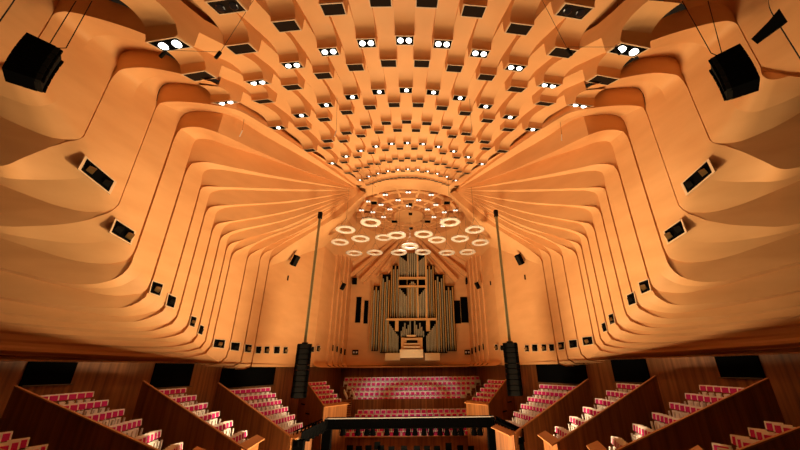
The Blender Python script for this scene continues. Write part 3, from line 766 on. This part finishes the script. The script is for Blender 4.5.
# lamps hanging under the truss
lampx = [343, 358, 367, 373, 387, 396, 408, 415, 424, 431, 440, 447, 455, 461, 474, 480]
for n, x in enumerate(lampx):
    p = aty(x, 428, YT-.05)
    t = thing('stage_lantern', 'black lantern hanging under the truss crossbeam, %s from left' % ORD[n+1], 'stage light', p, 'stage lanterns on the crossbeam')
    q = MB(); q.tube(p+Vector((0, 0, .05)), p+Vector((0, .05, -.38)), .11, .19, n=12); q.build('body', BLACK, t)
    q = MB(); q.box(p+Vector((0, 0, -.02)), .2, .02, .02); q.box(p+Vector((.2, 0, -.14)), .015, .02, .14); q.box(p+Vector((-.2, 0, -.14)), .015, .02, .14); q.build('yoke', DGREY, t)
for s, A_, B_ in ((-1, Vector((eL.x, 20.3, eL.z-.5)), Vector((a.x, YT, zb_))), (1, Vector((eR.x, 20.3, eR.z-.5)), Vector((b_.x, YT, zb_)))):
    for n in range(6):
        p = A_.lerp(B_, (n+.5)/6)+Vector((-s*-.0, -.3, .15))
        t = thing('stage_lantern', 'small black lantern on the %s truss arm, %s from its near end' % ('left' if s < 0 else 'right', ORD[n+1]), 'stage light', p, 'lanterns on the truss arms')
        q = MB(); q.tube(p, p+Vector((0, -.1, -.3)), .1, .13, n=10); q.build('body', BLACK, t)
        q = MB(); q.lathe(p+Vector((0, -.04, .02)), [(0, .03), (.06, .03), (.08, 0)], 8); q.build('lens', SHELL, t)
# music stands / orchestra chairs on stage
for n, (x, y) in enumerate(((350, 446), (359, 446.5), (368.5, 446), (377.5, 442.5), (381, 446), (391.5, 447), (404, 446.5), (417, 446.5), (427, 446.5), (437, 446.5), (448.5, 443.5), (460, 446), (471, 446.5))):
    p = aty(x, y-1, 31.0); c = Vector((p.x, 31.0, 1.0))
    t = thing('orchestra_chair', 'black orchestra chair at the picture bottom, %s from the left' % ORD[n+1], 'chair', c, 'orchestra chairs on the stage')
    h = p.z-1.0
    q = MB(); q.box((p.x, 31.0, 1.0+h-.28), .24, .03, .26); q.build('backrest', BLACK, t)
    q = MB(); q.box((p.x, 31.25, 1.0+.45), .24, .24, .03); q.build('seat', BLACK, t)
    for dx in (-.21, .21):
        for dy in (0.02, .46):
            q = MB(); q.tube((p.x+dx, 31+dy, 1.0), (p.x+dx, 31+dy, 1.45 if dy > .1 else 1.0+h-.3), .018, n=6); q.build('leg', DGREY, t)
# ================================================================ WALL NICHES WITH LAMPS
NPX = [[(85, 155.5), (116.5, 182), (110, 194.5), (77.5, 169)], [(115, 218), (136, 231.6), (131, 245), (109, 232.4)], [(152, 280), (164, 284), (160, 297), (148.6, 293)], [(168, 293), (177, 297), (174, 309), (165, 306)],
 [(191, 315), (197, 317), (194.4, 328), (188.6, 326)], [(200, 324), (204.4, 326), (202, 335.6), (197, 334)], [(213.6, 338.4), (226, 339.6), (224.4, 349), (212, 347.6)], [(230.4, 341.6), (240.6, 342.4), (239, 351.6), (229.6, 350.4)],
 [(244.4, 343.6), (252.4, 344.4), (251, 353), (244, 352.4)], [(255.6, 346), (262, 346), (260.6, 354), (255, 353.6)], [(264, 346), (270, 346), (269, 354), (263.6, 353.6)], [(273.6, 346), (280.4, 346), (279.6, 354), (273, 354)],
 [(283, 346.6), (288, 346.6), (287.6, 354), (282.6, 354)], [(309.6, 346.4), (314.6, 346.4), (314, 352.4), (309, 352.4)], [(316.8, 345.4), (320.4, 345.6), (319.8, 352), (316, 351.6)]]
for side in (-1, 1):
    for n, pts in enumerate(NPX):
        C4 = [on_wall(x, y, -.03) for x, y in pts]; c = sum(C4, Vector())/4
        S = SIDE[side]
        t = thing('lamp_niche', 'black lamp niche in the %s birch wall, %s from the camera' % (S, ORD[n+1]), 'wall niche', mir(c, side), 'lamp niches along the side walls')
        fr, vd, gd = MB(), MB(), MB()
        I4 = [c+(p-c)*.86 for p in C4]
        for q_ in range(4):
            aa, bb, cc, dd = C4[q_], C4[(q_+1) % 4], I4[(q_+1) % 4], I4[q_]
            fr.quad(aa-NOUT*.03, bb-NOUT*.03, cc-NOUT*.03, dd-NOUT*.03); fr.quad(aa+NOUT*.05, bb+NOUT*.05, bb-NOUT*.03, aa-NOUT*.03); fr.quad(dd-NOUT*.03, cc-NOUT*.03, cc+NOUT*.05, dd+NOUT*.05)
        vd.prism([p for p in I4], NOUT*.02)
        hgt = (C4[0]-C4[3]).length; wid = (C4[1]-C4[0]).length
        r = min(hgt, wid)*.23
        if side == 1: fr, vd = fr.mirror(), vd.mirror()
        fr.build('frame', RIM, t); vd.build('recess', VOID, t)
        k = 2 if n < 2 else 1
        for j in range(k):
            u = (j+.5)/k; m0 = C4[0].lerp(C4[1], u).lerp(C4[3].lerp(C4[2], u), .5)-NOUT*.12
            g = MB(); g.tube(m0+NOUT*.1-ALONG*r*.5, m0+ALONG*r*.9+Vector((0, 0, -r*.4)), r*.8, r, n=10)
            if side == 1: g = g.mirror()
            g.build('lamp', GREEN if (n+j) % 2 == 0 else DGREY, t)
    # small slots in the far fins and beside the organ
    for n, (x, y0, y1, Y) in enumerate(((336.4, 345, 351, 42.4), (340.2, 346.4, 352, 43.6), (344, 348, 353.6, 44.8), (348, 349.2, 354.8, 46.0))):
        a_ = aty(x, y0, Y); b2 = aty(x, y1, Y); tt = (Y-36.5)/10.5; xw = wall_x(36.5)+(-8.75-wall_x(36.5))*tt+.16*min(4, [0, 1, 2, 3, 4][n+1])
        q = MB(); q.box(((xw+.04)*(1 if side < 0 else -1), Y, (a_.z+b2.z)/2), .04, .3, abs(a_.z-b2.z)/2)
        tag(q.build('vent_slot', VOID), 'small dark slot low on the %s fins beside the organ, %s from the hall side' % (SIDE[side], ORD[n+1]), 'vent', 'dark slots beside the organ')
for x, lb in ((355.3, 'left'), (467.3, 'right')):
    a_, b2 = aty(x-2.8, 350, 46.9), aty(x+2.8, 354.6, 46.9); t = thing('wall_socket_box', 'black box with two white faces low on the wall %s of the organ' % lb, 'wall box', Vector(((a_.x+b2.x)/2, 46.9, (a_.z+b2.z)/2)))
    q = MB(); q.box(t.location, (b2.x-a_.x)/2, .08, (a_.z-b2.z)/2); q.build('box', BLACK, t)
    for dx in (-.18, .18): q = MB(); q.box(t.location+Vector((dx, -.1, 0)), .1, .02, .11); q.build('face', WHITEP, t)
# ================================================================ SPEAKERS
def line_array(name, label, base, n, w, dep, hh, rz, lean, curve, m_front, split=True):
    t = thing(name, label, 'speaker array', base)
    p = Vector(base); X = Vector((math.cos(rz), math.sin(rz), 0)); Yv = Vector((-math.sin(rz), math.cos(rz), 0))   # X = firing direction
    ang = lean; pos = Vector(base)
    cabs = []
    for i in range(n):
        Z = (Vector((0, 0, 1))*math.cos(ang)+X*math.sin(ang)); F = (X*math.cos(ang)-Vector((0, 0, 1))*math.sin(ang))
        c = pos+Z*hh/2
        q = MB(); q.box(c-F*dep*.12, dep*.38, w/2, hh*.47, (F, Yv, Z)); cb = q.build('cabinet', BLACK, t)
        q = MB(); q.box(c+F*dep*.33, dep*.07, w/2*.96, hh*.44, (F, Yv, Z)); q.box(c+F*dep*.28, dep*.05, w*.3, hh*.49, (F, Yv, Z)); q.build('grille', m_front, cb, origin=t.location)
        for s in (-1, 1):
            q = MB(); q.box(c+F*dep*.42+Yv*s*w*.40, dep*.05, w*.06, hh*.40, (F, Yv, Z)); q.build('fitting', BLACK, cb, origin=t.location)
        pos = pos+Z*hh; ang += curve
    q = MB(); q.box(pos+Vector((0, 0, .05)), dep*.3, w*.2, .06, (X, Yv, Vector((0, 0, 1)))); q.build('fly_frame', DGREY, t)
    return t, pos
# two tall arrays over the stage front
for (px, s, lb, ptop) in ((298.5, -1, 'left', (320, 217)), (515.5, 1, 'right', (499, 215))):
    base = aty(px, 397.5 if s < 0 else 395.5, 27.5)
    t, top = line_array('speaker_array', 'tall black line array hanging %s of the stage from a slanting cable ladder' % lb, base, 10, 1.05, 1.2, .365, -math.pi/2-s*.35, .06, -.012, DGREY)
    e = aty(ptop[0], ptop[1], 27.5); q = MB(); e = Vector((top.x+(e.x-top.x)*.5, top.y, e.z))
    e = Vector((top.x, top.y, e.z))
    q = MB()
    for dx in (-.09, .09): q.tube((top.x+dx, top.y, top.z+.1), (top.x+dx, top.y, e.z), .03, n=6)
    k = 40
    for i in range(k): 
        z = top.z+.2+(e.z-top.z-.3)*i/k; q.box((top.x, top.y, z), .08, .012, .16)
    tag(q.build('cable_ladder', CABLEG), 'green grey cable ladder rising above the %s hanging array' % lb, 'cable')
    q = MB(); q.box(e+Vector((0, 0, .15)), .16, .16, .3); tag(q.build('hoist', BROWNP), 'small dark hoist at the top of the %s cable ladder' % lb, 'hoist')
# corner arrays near the camera
for (px, py, s, lb) in ((25, 82, -1, 'left'), (741, 91, 1, 'right')):
    base = aty(px, py, 10.0); 
    t, top = line_array('corner_speaker_array', 'short black curved speaker array hanging high in the upper %s corner' % lb, base, 5, .85, 1.08, .37, (.72 if s < 0 else math.pi-.72), -.05, .035, DGREY)
    q = MB()
    for dy in (-.35, .35):
        f_ = aty(92 if s < 0 else 682, 1, 10.6) if dy > 0 else aty(76 if s < 0 else 708, 1, 10.6)
        pts = [top, aty(66 if s < 0 else 711, 48 if s < 0 else 53, 10.2), f_] if dy > 0 else [top, f_]
        q.path(pts, .018)
    tag(q.build('suspension_cable', DGREY), 'dark suspension cables above the %s corner speaker array' % lb, 'cable')
# small wall speakers
def small_speaker(px, py, Y, s, lb, sz=.45, tilt=.5):
    c = aty(px, py, Y)
    t = thing('wall_speaker', lb, 'loudspeaker', c)
    F = Vector((-s*.75, -.45, -tilt)).normalized(); Yv = F.cross(Vector((0, 0, 1))).normalized(); Z = Yv.cross(F)
    q = MB(); q.box(c, sz*.4, sz*.45, sz*.95, (F, Yv, Z)); q.build('cabinet', BLACK, t)
    q = MB(); q.box(c+F*sz*.42, sz*.04, sz*.38, sz*.8, (F, Yv, Z)); q.build('grille', DGREY, t)
    q = MB(); q.tube(c, c+Vector((s*.2, 0, sz*1.7)), .03); q.build('bracket', DGREY, t)
small_speaker(295, 260.5, 30.5, -1, 'black tilted speaker hung in front of the left wall panel', .52)
small_speaker(519.5, 259.5, 30.5, 1, 'black tilted speaker hung in front of the right wall panel', .52)
small_speaker(343, 286.5, 40, -1, 'small black speaker left of the organ', .42)
small_speaker(477.5, 285.5, 40, 1, 'small black speaker right of the organ', .42)
for px, py, lb in ((354.5, 281, 'left'), (467.8, 281, 'right')):
    c = aty(px, py, 46.3); q = MB(); q.box(c, .3, .3, .42); tag(q.build('projector_box', BLACK), 'black box where the %s diagonal crown beam meets the wall' % lb, 'box')
for n, (px, py) in enumerate(((288, 278), (306, 298), (514, 239), (498.5, 275), (511.5, 296.5), (524.5, 277), (490.5, 283), (327.5, 288))):
    c = aty(px, py, 36 if abs(px-405) > 80 else 40)
    if px in (288, 524.5): c = on_wall(288, 278, -.05) if px == 288 else mir(on_wall(288, 278, -.05), 1)
    q = MB(); q.tube(c+Vector((0, 0, -.22)), c+Vector((0, 0, .22)), .07, n=8); 
    if abs(c.x) > abs(wall_x(min(c.y, 36.5)))-.15: c = c
    tag(q.build('hanging_microphone', DGREY), 'tiny dark hanging microphone, %s' % ['left of the left cable ladder, upper', 'beside the left cable ladder, lower', 'high right of the right cable ladder', 'left of the right cable ladder', 'lowest beside the right cable ladder', 'right of the right cable ladder', 'between right cable ladder and organ', 'between left cable ladder and organ'][n], 'microphone')
# hanging microphones near the ceiling with their cables
for n, (px, py, Y, tx, ty, lb) in enumerate(((163, 54, 11, 167, -4, 'before the lit twin lamps at upper left'), (218, 55, 11, 256, -4, 'on a slanting cable at upper left'), (569.5, 52, 11, 540, -4, 'on a slanting cable at upper right'), (617.5, 51, 11, 618, -4, 'beside the lit twin lamps at upper right'))):
    c = aty(px, py, Y); e = aty(tx, ty, Y*.97)
    t = thing('hanging_microphone', 'slim microphone hung on a cable '+lb, 'microphone', c, 'hanging microphones under the near ceiling')
    q = MB(); dd = Vector((.12*(1 if px < 400 else -1), 0, .34)); q.tube(c-dd*.55, c+dd*.55, .075, n=8); q.build('body', DGREY, t)
    q = MB(); q.tube(c+dd*.5, e, .011, n=4); q.build('cable', STEEL, t)
for n, (a_, b2, lb) in enumerate((((166, 50), (218, 52), 'left'), ((568, 47), (616, 47), 'right'))):
    q = MB(); q.tube(aty(*a_, 11), aty(*b2, 11), .01, n=4); tag(q.build('bracing_wire', STEEL), 'thin level wire joining the two upper %s microphones' % lb, 'wire')
for n, (px, py, tx, ty, Y) in enumerate(((241, 134, 246, 106, 19), (335.5, 134, 339, 40, 19), (471.5, 134, 466, 44, 19), (562, 138, 558, 104, 19), (285, 217, 295, 150, 27), (527, 215, 519, 150, 27))):
    c = aty(px, py, Y); e = aty(tx, ty, Y)
    t = thing('hanging_microphone', 'pale microphone rod dangling from the ceiling, %s' % ['left of the box rows by the fan ribs', 'left of centre among the box rows', 'right of centre among the box rows', 'right of the box rows by the fan ribs', 'low in front of the left fan ribs', 'low in front of the right fan ribs'][n], 'microphone', c)
    q = MB(); q.tube(c+Vector((-.06, 0, -.2)), c+Vector((.03, 0, .3)), .035, n=6); q.build('body', SHELL, t)
    q = MB(); q.tube(c+Vector((.03, 0, .3)), e, .012, n=4); q.build('cable', STEEL, t)
# ================================================================ LIGHT
def area(name, loc, size, power, color, rot, spread=math.pi):
    l = bpy.data.lights.new(name, 'AREA'); l.shape = 'DISK'; l.size = size; l.energy = power*.26; l.color = color; l.spread = spread
    o = bpy.data.objects.new(name, l); col.objects.link(o); o.location = loc; o.rotation_euler = rot; return o
UPR = (math.pi, 0, 0)
WARM = (1.0, .74, .44)
area('stage_uplight', (0, 26.5, 1.1), 7, 17500, WARM, UPR, 2.5)
for s in (-1, 1):
    area('stalls_uplight', (s*3.2, 17.5, .4), 5, 3300, WARM, UPR, 2.6)  # added fill disc out of view, brightens the risers and near ceiling
    wash = area('wall_uplight', (-s*4.5, 20, 1.2), 2.5, 3600, WARM, (0, 0, 0), 1.2); wash.rotation_euler = Vector((s*17, 14.5, 14)).__sub__(Vector((-s*4.5, 20, 1.2))).to_track_quat('-Z', 'Y').to_euler()  # added lamp out of view, put in to brighten the side ledges
def spot(loc, tgt, power, ang, color=(1, .93, .82), r=.25):
    l = bpy.data.lights.new('spotlight', 'SPOT'); l.energy = power*.5; l.spot_size = ang; l.spot_blend = .6; l.color = color; l.shadow_soft_size = r
    o = bpy.data.objects.new('spotlight', l); col.objects.link(o); o.location = loc
    o.rotation_euler = (Vector(tgt)-Vector(loc)).to_track_quat('-Z', 'Y').to_euler(); return o
for s in (-1, 1):
    spot((s*4.4, 14.7, 25.2), (s*20, 18.5, 9.0), 2800, .72, (1, .78, .5), .4)
    spot((s*4.4, 14.7, 25.2), (s*15, 9, 12), 300, .9, (1, .78, .5), .4)
    spot((s*5.0, 21, 24.6), (s*8.5, 24, 6), 5000, .55)
    spot((s*6.0, 18, 24.2), (s*10, 18.5, 6), 2600, .5)
    spot((s*8.0, 13.5, 23.5), (s*12, 15.5, 6.5), 1500, .45)
spot((0, 33, 24.5), (0, 42, 5.5), 17000, .6)
spot((0, 30, 24.5), (0, 34.5, 2), 9000, .45)
# ambient from the open house behind the camera
w = bpy.data.worlds.new('world'); sc.world = w; w.use_nodes = True
w.node_tree.nodes['Background'].inputs[0].default_value = (1, .62, .34, 1); w.node_tree.nodes['Background'].inputs[1].default_value = .02
# ================================================================ CAMERA
cam = bpy.data.cameras.new('camera'); co = bpy.data.objects.new('camera', cam); col.objects.link(co)
cam.sensor_width = 36; cam.lens = 36*FPX/800; cam.shift_x = -(PPX-400)/800; cam.clip_start = .1; cam.clip_end = 300
M = Matrix(((RT[0], UP[0], -FW[0], CX), (RT[1], UP[1], -FW[1], 0), (RT[2], UP[2], -FW[2], EYE), (0, 0, 0, 1)))
co.matrix_world = M
sc.camera = co
sc.view_settings.view_transform = 'Standard'; sc.view_settings.look = 'None'; sc.view_settings.exposure = -0.2; sc.view_settings.gamma = 1
